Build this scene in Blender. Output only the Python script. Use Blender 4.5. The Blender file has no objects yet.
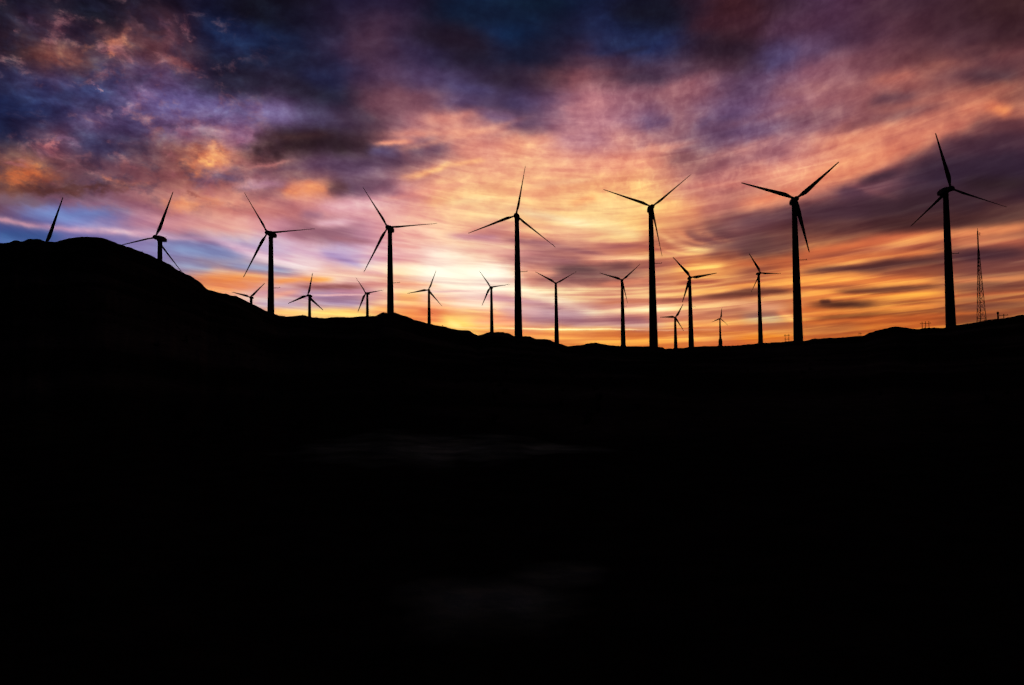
import bpy, bmesh, math, random
from mathutils import Matrix, Vector, noise
random.seed(7)
SC = bpy.context.scene
COL = SC.collection
R = math.radians

# ------------------------------------------------------------------ camera
F_PX, CX, CY = 711.1, 512.0, 342.5          # 25 mm on a 36 mm sensor
PITCH, ROLL, EYE = R(2.4), R(0.8), 1.7
_r = Vector((1, 0, 0)); _f = Vector((0, math.cos(PITCH), math.sin(PITCH)))
_u = Vector((0, -math.sin(PITCH), math.cos(PITCH)))
RT = _r * math.cos(ROLL) - _u * math.sin(ROLL)
UP = _r * math.sin(ROLL) + _u * math.cos(ROLL)
cam = bpy.data.cameras.new('camera'); cam.sensor_width = 36; cam.lens = 25
cam.clip_start = 0.1; cam.clip_end = 60000
co = bpy.data.objects.new('camera', cam); COL.objects.link(co)
m = Matrix((RT, UP, -_f)).transposed().to_4x4(); m.translation = (0, 0, EYE)
co.matrix_world = m
SC.camera = co

def ray(px, py):
    return (_f + RT * ((px - CX) / F_PX) - UP * ((py - CY) / F_PX))
def azel(px, py):                            # sighting angles (degrees) of a direction
    v = ray(px, py)
    return math.degrees(math.atan2(v.x, v.y)), math.degrees(math.atan2(v.z, math.hypot(v.x, v.y)))
def to_px(az, el):
    d = Vector((math.sin(R(az)) * math.cos(R(el)), math.cos(R(az)) * math.cos(R(el)), math.sin(R(el))))
    w = d.dot(_f)
    return CX + F_PX * d.dot(RT) / w, CY - F_PX * d.dot(UP) / w

# ------------------------------------------------------------------ materials
def lin(c):
    return tuple(((v / 255) / 12.92 if v / 255 <= .04045 else ((v / 255 + .055) / 1.055) ** 2.4) for v in c)

def pbr(name, col, rough=.7, scale=3.0, var=.3, metallic=0, bump=0.0):
    mt = bpy.data.materials.new(name); mt.use_nodes = True
    nt = mt.node_tree; b = nt.nodes['Principled BSDF']
    tc = nt.nodes.new('ShaderNodeTexCoord'); n = nt.nodes.new('ShaderNodeTexNoise')
    n.inputs['Scale'].default_value = scale; n.inputs['Detail'].default_value = 5
    nt.links.new(tc.outputs['Object'], n.inputs['Vector'])
    rp = nt.nodes.new('ShaderNodeValToRGB')
    rp.color_ramp.elements[0].color = tuple(c * (1 - var) for c in col) + (1,)
    rp.color_ramp.elements[1].color = tuple(c * (1 + var) for c in col) + (1,)
    rp.color_ramp.elements[0].position = .3; rp.color_ramp.elements[1].position = .7
    nt.links.new(n.outputs['Fac'], rp.inputs['Fac']); nt.links.new(rp.outputs['Color'], b.inputs['Base Color'])
    b.inputs['Roughness'].default_value = rough; b.inputs['Metallic'].default_value = metallic
    b.inputs['Specular IOR Level'].default_value = 0.0
    if bump:
        bp = nt.nodes.new('ShaderNodeBump'); bp.inputs['Strength'].default_value = bump
        nt.links.new(n.outputs['Fac'], bp.inputs['Height']); nt.links.new(bp.outputs['Normal'], b.inputs['Normal'])
    return mt
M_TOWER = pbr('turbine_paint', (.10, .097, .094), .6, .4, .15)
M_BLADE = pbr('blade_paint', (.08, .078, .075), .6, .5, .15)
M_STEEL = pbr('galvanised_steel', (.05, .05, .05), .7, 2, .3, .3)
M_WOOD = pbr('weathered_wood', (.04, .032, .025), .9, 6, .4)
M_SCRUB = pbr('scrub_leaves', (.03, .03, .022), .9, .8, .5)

def ground_material():
    mt = bpy.data.materials.new('desert_soil'); mt.use_nodes = True
    nt = mt.node_tree; b = nt.nodes['Principled BSDF']
    tc = nt.nodes.new('ShaderNodeTexCoord')
    def nz(scale, det):
        n = nt.nodes.new('ShaderNodeTexNoise'); n.inputs['Scale'].default_value = scale
        n.inputs['Detail'].default_value = det
        nt.links.new(tc.outputs['Object'], n.inputs['Vector']); return n
    big, fine = nz(.035, 5), nz(1.7, 6)
    rp = nt.nodes.new('ShaderNodeValToRGB')
    e = rp.color_ramp.elements
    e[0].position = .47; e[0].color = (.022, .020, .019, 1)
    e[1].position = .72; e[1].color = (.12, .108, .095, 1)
    nt.links.new(big.outputs['Fac'], rp.inputs['Fac'])
    # bare pale sand showing between the scrub
    sx = nt.nodes.new('ShaderNodeSeparateXYZ'); nt.links.new(tc.outputs['Object'], sx.inputs[0])
    def mm(op, a, b):
        n = nt.nodes.new('ShaderNodeMath'); n.operation = op
        for k, v in enumerate((a, b)):
            if isinstance(v, (int, float)): n.inputs[k].default_value = v
            else: nt.links.new(v, n.inputs[k])
        return n.outputs[0]
    gap = nz(.9, 5)
    tot = None
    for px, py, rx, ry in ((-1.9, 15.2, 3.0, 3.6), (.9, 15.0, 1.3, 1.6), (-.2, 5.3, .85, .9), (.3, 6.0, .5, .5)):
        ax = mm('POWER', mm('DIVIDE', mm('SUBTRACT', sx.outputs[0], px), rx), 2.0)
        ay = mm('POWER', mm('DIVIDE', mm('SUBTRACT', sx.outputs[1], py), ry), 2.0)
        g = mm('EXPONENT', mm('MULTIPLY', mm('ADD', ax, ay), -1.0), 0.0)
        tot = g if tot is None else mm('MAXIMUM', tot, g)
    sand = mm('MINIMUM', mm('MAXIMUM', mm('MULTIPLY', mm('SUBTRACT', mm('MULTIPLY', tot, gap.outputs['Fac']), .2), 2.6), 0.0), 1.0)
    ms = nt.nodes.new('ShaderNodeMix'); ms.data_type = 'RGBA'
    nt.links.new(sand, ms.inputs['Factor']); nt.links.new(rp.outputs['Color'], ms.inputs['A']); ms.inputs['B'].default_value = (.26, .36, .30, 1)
    mx = nt.nodes.new('ShaderNodeMix'); mx.data_type = 'RGBA'; mx.blend_type = 'MULTIPLY'
    mx.inputs['Factor'].default_value = .6
    r2 = nt.nodes.new('ShaderNodeValToRGB'); r2.color_ramp.elements[0].position = .35; r2.color_ramp.elements[1].position = .65
    r2.color_ramp.elements[0].color = (.25, .25, .25, 1)
    nt.links.new(fine.outputs['Fac'], r2.inputs['Fac'])
    nt.links.new(ms.outputs['Result'], mx.inputs['A']); nt.links.new(r2.outputs['Color'], mx.inputs['B'])
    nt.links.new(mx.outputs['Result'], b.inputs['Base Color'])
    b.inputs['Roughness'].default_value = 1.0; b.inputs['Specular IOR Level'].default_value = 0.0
    bp = nt.nodes.new('ShaderNodeBump'); bp.inputs['Strength'].default_value = .5; bp.inputs['Distance'].default_value = .15
    nt.links.new(fine.outputs['Fac'], bp.inputs['Height']); nt.links.new(bp.outputs['Normal'], b.inputs['Normal'])
    return mt
M_SOIL = ground_material()

# ------------------------------------------------------------------ object helpers
def obj(name, bm, mat, parent=None, smooth=True):
    me = bpy.data.meshes.new(name)
    bmesh.ops.recalc_face_normals(bm, faces=bm.faces)
    bm.to_mesh(me); bm.free(); me.materials.append(mat)
    if smooth:
        for p in me.polygons: p.use_smooth = True
    o = bpy.data.objects.new(name, me); COL.objects.link(o)
    if parent: o.parent = parent
    return o
def thing(name, loc, rz=0):
    o = bpy.data.objects.new(name, None); COL.objects.link(o)
    o.empty_display_size = .5
    o.location = loc; o.rotation_euler = (0, 0, rz); return o
def tag(o, label, cat, group=None):
    o['label'] = label; o['category'] = cat
    if group: o['group'] = group
def loft(bm, rings, cap=True):
    vs = [[bm.verts.new(p) for p in r] for r in rings]
    n = len(vs[0])
    for a, b in zip(vs, vs[1:]):
        for i in range(n):
            bm.faces.new((a[i], a[(i + 1) % n], b[(i + 1) % n], b[i]))
    if cap:
        bm.faces.new(list(reversed(vs[0]))); bm.faces.new(vs[-1])
def circ(r, z, n=24, cx=0, cy=0):
    return [(cx + r * math.cos(2 * math.pi * i / n), cy + r * math.sin(2 * math.pi * i / n), z) for i in range(n)]
def bar(bm, a, b, r, n=6, r2=None):
    a, b = Vector(a), Vector(b); d = (b - a).normalized()
    x = d.orthogonal().normalized(); y = d.cross(x)
    r2 = r if r2 is None else r2
    mk = lambda c, q: [c + (x * math.cos(2 * math.pi * i / n) + y * math.sin(2 * math.pi * i / n)) * q for i in range(n)]
    loft(bm, [mk(a, r), mk(b, r2)])

# ------------------------------------------------------------------ terrain
SKY_LINE = [(-40,244),(-20,243.5),(0,243),(8.8,242),(14.6,240),(22,241.7),(29.3,239),(39.5,239),(45.4,241),(54.2,242.3),(61.5,239.8),
 (68.8,237.9),(78,237),(86.4,236.8),(96,237.2),(105.5,238.7),(113,241.4),(120,244.6),(129,247),(140,250.8),(150,255.2),(158.8,259.3),(169,263.7),
 (179.3,271),(189.5,275.4),(198.3,281.3),(208.6,289.8),(223.2,293),(235,296),(243.7,299.6),(252.5,304),(267.2,310.9),
 (277.4,315),(287.7,316.7),(296.5,315.7),(303,315),(310.5,316.9),(325,318),(335.4,316.9),(348.6,317.6),(360.3,316.3),
 (375,316.1),(383.7,312.2),(394,312.5),(405.7,316.1),(417.4,320.5),(429,323.5),(441.7,326.1),(456.4,329.5),
 (468,330.5),(478.3,335.4),(488.6,332),(500,332),(507.6,333),(515,336),(529.6,336.4),(535.5,338.6),(547.2,339.3),
 (557.5,343),(567.7,346.2),(580,345.2),(588,343.3),(596.4,342.5),(608,345),(622.7,346.4),(640,346.3),(652,346.4),(663,347.1),(664.5,348.6),
 (684.3,347.9),(688.7,346.8),(716.5,346),(730,345.7),(759,343.5),(796,340.8),(806,340.5),(813.5,338.6),(820,338.4),
 (842.8,337.2),(863.3,335.7),(870.6,332.5),(880,329.5),(894,326.9),(906,327.7),(916.8,329.5),(923.8,328),(944.8,327.7),
 (957,325),(978,322),(988.6,319.5),(999,319),(1013,316.7),(1020,315.1),(1040,314),(1070,312)]
PROF = [azel(*p) for p in SKY_LINE]
def sky_el(az):
    if az <= PROF[0][0]:
        return max(1.2, PROF[0][1] + (az - PROF[0][0]) * .12)
    if az >= PROF[-1][0]:
        return max(1.2, PROF[-1][1] - (az - PROF[-1][0]) * .05)
    for (a0, e0), (a1, e1) in zip(PROF, PROF[1:]):
        if az <= a1:
            t = (az - a0) / (a1 - a0)
            return e0 + (e1 - e0) * (t * .5 + .5 * t * t * (3 - 2 * t))
def lerp_tab(tab, x):
    if x <= tab[0][0]: return tab[0][1]
    for (a, b), (c, d) in zip(tab, tab[1:]):
        if x <= c:
            t = (x - a) / (c - a); t = t * t * (3 - 2 * t); return b + (d - b) * t
    return tab[-1][1]
def ridge_r(az):                             # how far off the crest lies
    return lerp_tab([(-60, 200), (-36, 225), (-25, 245), (-16, 285), (-5, 300), (8, 312), (20, 312), (36, 318), (60, 330)], az)

# every turbine: rotor centre in metres, yaw, rotor phase, tower height
TURB = [
 ('big', -210.8, 319.6, 61.6, -9, 18.5, 65, 30, 'turbine blade tip rising from behind the left hill crest, leftmost of all, rotor centre hidden'),
 ('big', -171.7, 341.4, 69.4, -9, 20.0, 65, 32, 'turbine half sunk behind the left hill slope, only a short stump of tower in view'),
 ('big', -113.9, 330.7, 68.7, -8.8, 88.1, 65, -45, 'tall turbine at the foot of the left hill, one blade level to the right'),
 ('big', -57.2, 329.0, 70.1, -7.5, 88.0, 65, -45, 'tall turbine on the small knoll right of the left hill, one blade level right'),
 ('big', 2.7, 325.2, 74.0, -6.0, 10.9, 65, -45, 'tall turbine before the brightest sky, one blade nearly upright and two slanting down'),
 ('big', 65.3, 324.2, 76.9, 0.1, 50.9, 65, -45, 'tall turbine with thin open V blades, right of the pale middle of the sky'),
 ('big', 121.6, 299.4, 73.7, -7.1, 49.8, 65, -4, 'tall turbine with broad V blades against dark cloud, second tall one from the right'),
 ('big', 177.5, 283.4, 73.1, 2.5, 109.1, 65, -40, 'rightmost and highest turbine beside the lattice mast, one blade upright, one out right'),
 ('far', -303.8, 823.7, 93.2, -5.8, 46.6, 65, 10, 'small turbine almost swallowed by the foot of the left hill, two blades in a V'),
 ('far', -206.9, 720.1, 82.7, -14.4, 11.3, 65, -10, 'small turbine just right of the foot of the left hill, one blade straight up'),
 ('far', -167.7, 815.9, 95.2, -20, 84.0, 65, -45, 'small turbine just left of the knoll, blades leaning up left, right and down left'),
 ('far', -91.7, 785.3, 94.3, 0.2, 21.1, 65, -45, 'small turbine on the slope right of the knoll, one blade nearly level left'),
 ('far', -24.1, 818.0, 100.5, -17, 85.1, 65, -50, 'small turbine against the palest sky, just left of the upright bladed tall turbine'),
 ('far', 44.6, 706.8, 89.8, -2.9, 61.0, 65, -52, 'small turbine with symmetric V blades, third blade hidden along its tower'),
 ('far', 110.3, 702.3, 91.6, -2.9, 48.9, 65, -52, 'small turbine with V blades, drooping third one, left of the thin V bladed tall turbine'),
 ('far', 158.3, 623.9, 83.0, 1.8, 80.7, 65, -15, 'middle sized turbine whose drooping blade touches the rotor of a tiny one'),
 ('far', 247.0, 1069.1, 81.1, 0.3, 31.1, 55, -40, 'tiny turbine whose upper blade meets the drooping blade of a larger turbine'),
 ('thick', 473.2, 1607.1, 116.7, 14, 10.6, 65, -40, 'tiniest turbine with a thick block at its tower foot, alone in the orange gap'),
 ('far', 261.4, 741.8, 102.1, 12, 90.5, 73, -40, 'small turbine in the gap left of the broad bladed tall turbine, right of the tiniest'),
]
HUB_OUT, TILT = 3.4, R(4)
BASES = []
for k, x, y, z, yaw, ph, H, pit, lab in TURB:
    yw = R(yaw)
    bx, by = x - HUB_OUT * math.sin(yw), y + HUB_OUT * math.cos(yw)
    BASES.append((bx, by, z - H))
ANCH = []                                    # known ground heights beyond the crest
for (bx, by, bz) in BASES:
    az = math.degrees(math.atan2(bx, by)); r = math.hypot(bx, by)
    ANCH.append((bx, by, max(.15, EYE + r * math.tan(R(sky_el(az))) - bz), 38 if r < 450 else 70))
def far_drop(x, y, r, rr):
    w, s = .12, .12 * (2 + .008 * (r - rr))
    for ax, ay, am, sg in ANCH:
        q = ((x - ax) ** 2 + (y - ay) ** 2) / (sg * sg)
        if q < 14:
            g = math.exp(-q * 1.2) * 40 / (1 + q * 30); w += g; s += g * am
    return s / w
def fbm(x, y, s, o=4):
    return noise.fractal(Vector((x / s, y / s, 3.7)), 1.0, 2.0, o)
def ground_z(az, r):
    x, y = r * math.sin(R(az)), r * math.cos(R(az))
    rr = ridge_r(az); te = math.tan(R(sky_el(az)))
    front = max(0.0, min(1.0, (110 - abs(az)) / 50))
    te *= front
    bump = .35 * fbm(x, y, 3.0, 3) + .12 * fbm(x, y, .9, 2)
    if r <= rr:
        t = r / rr
        z = (EYE * t + rr * te) * (t ** 1.7)
        z += bump * min(1, r / 25) * .6 + 1.6 * fbm(x, y, 40) * math.sin(math.pi * min(1, t)) ** 2 * (.3 + t)
        return z
    q = min(r, 1500) + (0 if r < 1500 else (r - 1500) * .006)
    d = far_drop(x, y, r, rr)
    k = min(1, (r - rr) / 8)
    return EYE + q * te - d * k + bump * .6 * (1 if r < 700 else max(0, 1 - (r - 700) / 500))

def build_ground():
    azs = []
    a = -180.0
    while a < 180.0:
        azs.append(a)
        a += 4.0 if abs(a) > 62 else (1.0 if abs(a) > 40 else .075)
    ts = [.002, .006, .012, .02, .03, .042, .056, .072, .09, .11, .13, .155, .18, .21, .24, .275, .31, .35, .39, .43, .47, .51,
          .55, .59, .63, .67, .71, .75, .79, .82, .85, .88, .9, .92, .94, .96, .975, .99, 1.0]
    beyond = [2, 4, 6, 9, 12, 16, 20, 26, 32, 40, 50, 62, 76, 95, 120, 150, 185, 220, 260, 300, 340, 380, 420, 460, 500, 550, 610, 680,
              760, 850, 960, 1080, 1200, 1320, 1450, 1700, 2200, 3000, 4500, 8000, 15000, 30000]
    verts, faces = [(0, 0, 0)], []
    nr = len(ts) + len(beyond)
    for az in azs:
        rr = ridge_r(az)
        for t in ts:
            r = rr * t; verts.append((r * math.sin(R(az)), r * math.cos(R(az)), ground_z(az, r)))
        for b in beyond:
            r = rr + b; verts.append((r * math.sin(R(az)), r * math.cos(R(az)), ground_z(az, r)))
    n = len(azs)
    for i in range(n):
        p, q = 1 + i * nr, 1 + ((i + 1) % n) * nr
        faces.append((0, p, q))
        for j in range(nr - 1):
            faces.append((p + j, p + j + 1, q + j + 1, q + j))
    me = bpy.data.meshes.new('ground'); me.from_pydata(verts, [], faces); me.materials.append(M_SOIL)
    for p in me.polygons: p.use_smooth = True
    me.update()
    o = bpy.data.objects.new('ground', me); COL.objects.link(o)
    o['kind'] = 'structure'
    # normals up
    bm = bmesh.new(); bm.from_mesh(me); bmesh.ops.recalc_face_normals(bm, faces=bm.faces)
    bm.faces.ensure_lookup_table()
    if bm.faces[0].normal.z < 0: bmesh.ops.reverse_faces(bm, faces=bm.faces)
    bm.to_mesh(me); bm.free()
    return o
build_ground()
def zat(x, y):
    return ground_z(math.degrees(math.atan2(x, y)), math.hypot(x, y))

# low desert scrub: uncountable, one object
def build_scrub():
    bm = bmesh.new()
    for k in range(1500):
        az = random.uniform(-40, 40); t = random.random() ** .6
        r = 9 + t * (ridge_r(az) * 1.15 - 9)
        x, y = r * math.sin(R(az)), r * math.cos(R(az)); z = zat(x, y)
        h = random.uniform(.2, .5) * (1.3 if random.random() < .1 else 1)
        w = h * random.uniform(.8, 1.5)
        for j in range(16):
            th = random.uniform(0, 2 * math.pi); ph = random.uniform(.1, 1.4)
            d = Vector((math.cos(th) * math.sin(ph) * w, math.sin(th) * math.sin(ph) * w, math.cos(ph) * h))
            s = Vector((-math.sin(th), math.cos(th), random.uniform(-.5, .5))) * h * .1
            c = Vector((x, y, z - .03)); b = c + d * random.uniform(.2, .5)
            v = [bm.verts.new(c + d * .15), bm.verts.new(b + s), bm.verts.new(c + d), bm.verts.new(b - s)]
            bm.faces.new(v)
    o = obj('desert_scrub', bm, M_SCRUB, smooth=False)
    o['kind'] = 'stuff'
    o['label'] = 'low dark desert scrub scattered over the black foreground slope'; o['category'] = 'scrub'
build_scrub()

# ------------------------------------------------------------------ wind turbines
RAD = 23.5
def tower_bm(H=65.0, thick=False):
    bm = bmesh.new(); rings = []
    rings += [circ(2.25, -3), circ(2.25, .25), circ(2.02, .3)]
    zs = [2, 11, 21, 21.05, 21.35, 21.4, 32, 43, 43.05, 43.3, 43.35, 54, 62.6]
    for z in zs:
        t = z / 63; r = 2.02 + (1.0 - 2.02) * t
        if z in (21.05, 21.35, 43.05, 43.3): r += .05
        rings.append(circ(r, z * H / 65))
    rings.append(circ(1.08, 62.65 * H / 65)); rings.append(circ(1.08, 63.9 * H / 65))
    loft(bm, rings); return bm
def nacelle_bm():                            # local: rotor side is -Y, origin at hub height on the tower axis
    bm = bmesh.new(); rings = []
    for y, w, h, zc in [(-2.35, .75, .75, 0), (-2.2, 1.0, 1.0, 0), (-1.6, 1.3, 1.3, .05), (-.4, 1.4, 1.35, .1), (1.5, 1.42, 1.38, .12),
                        (3.4, 1.3, 1.25, .08), (4.5, 1.1, 1.05, 0), (4.9, .8, .8, -.05)]:
        ring = []
        for i in range(20):
            a = 2 * math.pi * i / 20; c, s = math.cos(a), math.sin(a)
            p = 4.0
            q = (abs(c) ** p + abs(s) ** p) ** (-1 / p)
            ring.append((w * c * q, y, zc + h * s * q))
        rings.append(ring)
    loft(bm, rings); return bm
def hub_bm():                                # spinner, origin at rotor centre, pointing -Y
    bm = bmesh.new(); rings = []
    for y, r in [(1.15, .8), (.9, 1.05), (.3, 1.12), (-.4, 1.08), (-.9, .9), (-1.3, .6), (-1.5, .3), (-1.57, .06)]:
        rings.append([(r * math.cos(2 * math.pi * i / 20), y, r * math.sin(2 * math.pi * i / 20)) for i in range(20)])
    loft(bm, rings)
    return bm
def blade_bm():
    bm = bmesh.new(); rings = []
    #      z     chord thick twist offset
    st = [(.7, 1.0, 1.0, 0, 0), (1.4, 1.0, 1.0, 0, 0), (2.2, 1.15, .85, 14, .05), (3.2, 1.6, .6, 13, .2), (4.4, 1.95, .48, 11, .33), (5.6, 1.95, .42, 9, .36),
          (8, 1.72, .34, 6, .3), (11, 1.42, .27, 4, .24), (14, 1.14, .21, 2.5, .18), (17, .9, .16, 1.5, .14), (20, .66, .11, .6, .1),
          (22, .56, .16, 0, .07), (23.3, .46, .14, 0, .04), (23.7, .3, .1, 0, 0)]
    for z, c, t, tw, off in st:
        ring = []; ca, sa = math.cos(R(tw)), math.sin(R(tw))
        for i in range(16):
            a = 2 * math.pi * i / 16
            x = .5 * c * math.cos(a) + off
            y = .5 * t * math.sin(a) * (1 if z < 2 else (.75 - .25 * math.cos(a)) * 1.1)
            ring.append((x * ca - y * sa, x * sa + y * ca, z))
        rings.append(ring)
    loft(bm, rings); return bm

def make_turbine(thick=False):
    root = thing('wind_turbine', (0, 0, 0))
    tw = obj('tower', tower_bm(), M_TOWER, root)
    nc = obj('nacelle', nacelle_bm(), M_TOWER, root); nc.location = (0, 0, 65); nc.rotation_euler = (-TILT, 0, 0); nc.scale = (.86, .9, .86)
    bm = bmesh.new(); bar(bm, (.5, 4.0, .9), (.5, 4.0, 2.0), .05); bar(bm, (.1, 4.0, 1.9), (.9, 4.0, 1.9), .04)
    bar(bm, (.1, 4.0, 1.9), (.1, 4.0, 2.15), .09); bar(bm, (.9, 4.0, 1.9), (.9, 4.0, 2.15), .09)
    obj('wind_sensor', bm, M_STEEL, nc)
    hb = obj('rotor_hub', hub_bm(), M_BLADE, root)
    hb.location = (0, -HUB_OUT, 65); hb.rotation_euler = (-TILT, 0, 0)
    b0 = None
    for i in range(3):
        if b0 is None: b = b0 = obj('blade', blade_bm(), M_BLADE, root)
        else:
            b = b0.copy(); COL.objects.link(b)
    bm = bmesh.new(); bar(bm, (1.1, 0, 39.3), (4.6, 0, 39.3), .15, 8, .1); bar(bm, (4.45, 0, 39.3), (4.45, 0, 39.7), .1)
    obj('sensor_boom', bm, M_STEEL, root)
    return root
def copy_tree(o, parent=None):
    c = o.copy(); COL.objects.link(c); c.parent = parent
    for ch in list(o.children): copy_tree(ch, c)
    return c
proto = make_turbine()
first = True
plain = []
for (kind, x, y, z, yaw, ph, H, pit, lab), (bx, by, bz) in zip(TURB, BASES):
    plain.append(proto if first else copy_tree(proto)); first = False
for o, (kind, x, y, z, yaw, ph, H, pit, lab), (bx, by, bz) in zip(plain, TURB, BASES):
    o.location = (bx, by, bz); o.rotation_euler = (0, 0, R(yaw))
    tag(o, lab, 'wind turbine', 'near row of tall wind turbines' if kind == 'big' else 'far row of small wind turbines')
    i = 0
    for ch in o.children:
        nm = ch.name.split('.')[0]
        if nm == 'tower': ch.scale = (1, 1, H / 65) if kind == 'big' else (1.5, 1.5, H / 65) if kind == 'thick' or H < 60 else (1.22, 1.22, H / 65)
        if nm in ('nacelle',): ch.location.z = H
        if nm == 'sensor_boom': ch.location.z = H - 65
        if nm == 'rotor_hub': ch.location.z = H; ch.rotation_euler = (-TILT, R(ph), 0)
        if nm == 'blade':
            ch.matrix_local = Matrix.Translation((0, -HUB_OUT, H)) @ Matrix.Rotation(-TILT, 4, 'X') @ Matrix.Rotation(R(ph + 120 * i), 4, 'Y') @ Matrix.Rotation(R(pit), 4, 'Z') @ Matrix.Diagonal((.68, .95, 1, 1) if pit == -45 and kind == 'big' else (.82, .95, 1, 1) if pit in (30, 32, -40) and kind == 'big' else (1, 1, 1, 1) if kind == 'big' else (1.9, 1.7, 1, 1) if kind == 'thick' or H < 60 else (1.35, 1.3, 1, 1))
            i += 1
    if kind == 'thick':
        bm = bmesh.new()
        loft(bm, [circ(4.4, -4, 12), circ(4.4, 14.5, 12), circ(4.1, 15.2, 12), circ(3.2, 19.2, 12), circ(2.6, 19.6, 12)])
        q = obj('tower_base', bm, M_TOWER, o); q['label'] = 'thick stepped block around the tower foot'

# ------------------------------------------------------------------ lattice mast and power poles
def on_ground(px, dist, py=None):
    v = ray(px, 345); h = math.hypot(v.x, v.y); x, y = v.x / h * dist, v.y / h * dist
    return x, y, zat(x, y)
def sight_z(px, py, dist):
    v = ray(px, py); return EYE + dist * v.z / math.hypot(v.x, v.y)

D = 420
mx, my, mz = on_ground(982.3, D)
top = sight_z(977.3, 231, D)
mz = min(mz, sight_z(982, 322, D)) - .3
HM = top - mz
mast = thing('lattice_mast', (mx, my, mz), R(20))
tag(mast, 'slim tapering steel lattice mast standing on the right ridge beyond the rightmost turbine', 'mast')
zt = HM * .80
corner = lambda i, z: Vector((math.cos(R(90 + 120 * i)), math.sin(R(90 + 120 * i)), 0)) * (2.55 + (.36 - 2.55) * min(1, z / zt) ** .85) + Vector((0, 0, z))
LEV = [0]
while LEV[-1] < zt - 1.2:
    LEV.append(min(zt, LEV[-1] + max(1.5, 4.6 * (1 - LEV[-1] / zt * .72))))
LEV[-1] = zt
for i in range(3):
    bm = bmesh.new()
    for a, b in zip(LEV, LEV[1:]): bar(bm, corner(i, a), corner(i, b), .14, 6)
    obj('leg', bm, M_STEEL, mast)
bm = bmesh.new()
for a, b in zip(LEV, LEV[1:]):
    for i in range(3):
        j = (i + 1) % 3
        bar(bm, corner(i, a), corner(j, b), .07, 5); bar(bm, corner(j, a), corner(i, b), .07, 5)
        bar(bm, corner(i, b), corner(j, b), .07, 5)
obj('bracing', bm, M_STEEL, mast)
bm = bmesh.new(); bar(bm, (0, 0, zt - 1.5), (0, 0, HM), .34, 8, .28); bar(bm, (0, 0, HM), (0, 0, HM + 1.3), .1, 6)
obj('antenna_pole', bm, M_STEEL, mast)
bm = bmesh.new()
bar(bm, (.3, 0, HM - 1.6), (1.5, 0, HM - 1.6), .09); bar(bm, (1.5, 0, HM - 2.2), (1.5, 0, HM - .6), .14)
obj('antenna', bm, M_STEEL, mast)

def power_pole(px, py_top, py_base, dist, gap, bars, label, posts=2, thick=.3, sunk=1.0):
    x, y, z = on_ground(px, dist)
    zt, zb = sight_z(px, py_top, dist), min(z, sight_z(px, py_base, dist)) - sunk
    h = zt - zb
    t = thing('power_pole', (x, y, zb), -math.atan2(x, y))
    tag(t, label, 'power pole')
    xs = [(-gap / 2 + gap * i / max(1, posts - 1)) if posts > 1 else 0 for i in range(posts)]
    for q in xs:
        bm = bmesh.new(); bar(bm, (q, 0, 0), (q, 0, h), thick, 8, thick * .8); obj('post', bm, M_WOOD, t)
    for fr, ext in bars:
        bm = bmesh.new(); zz = zb * 0 + h - (zt - zb) * fr
        bar(bm, (-gap / 2 - ext, -.25, zz), (gap / 2 + ext, -.25, zz), thick * .7, 6)
        c = obj('crossarm', bm, M_WOOD, t)
        for q in (-gap / 2 - ext * .85, 0, gap / 2 + ext * .85):
            bm = bmesh.new(); bar(bm, (q, -.25, zz), (q, -.25, zz + thick * 2.5), thick * .45, 6)
            obj('insulator', bm, M_STEEL, c)
    return t
power_pole(787.2, 334, 341, 900, 4.0, [(.12, 1.2), (.4, .8)], 'twin post power pole left of the broad bladed tall turbine foot')
power_pole(926.3, 321.3, 329, 620, 4.4, [(.15, 1.4), (.5, .3)], 'three post power pole left of the rightmost turbine foot', 3, .24)
power_pole(860.3, 332, 336.5, 1200, 2.6, [(.15, .8)], 'faint tiny power pole where the low right hill begins', 2, .26)
power_pole(1005, 313.8, 318, 560, .1, [(.12, 2.4)], 'short single power pole with wide crossarm, rightmost on the ridge', 1, .25)
power_pole(999.2, 312.6, 319, 520, .1, [(.1, .35)], 'stubby thick power pole right of the lattice mast', 1, .55)

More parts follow.
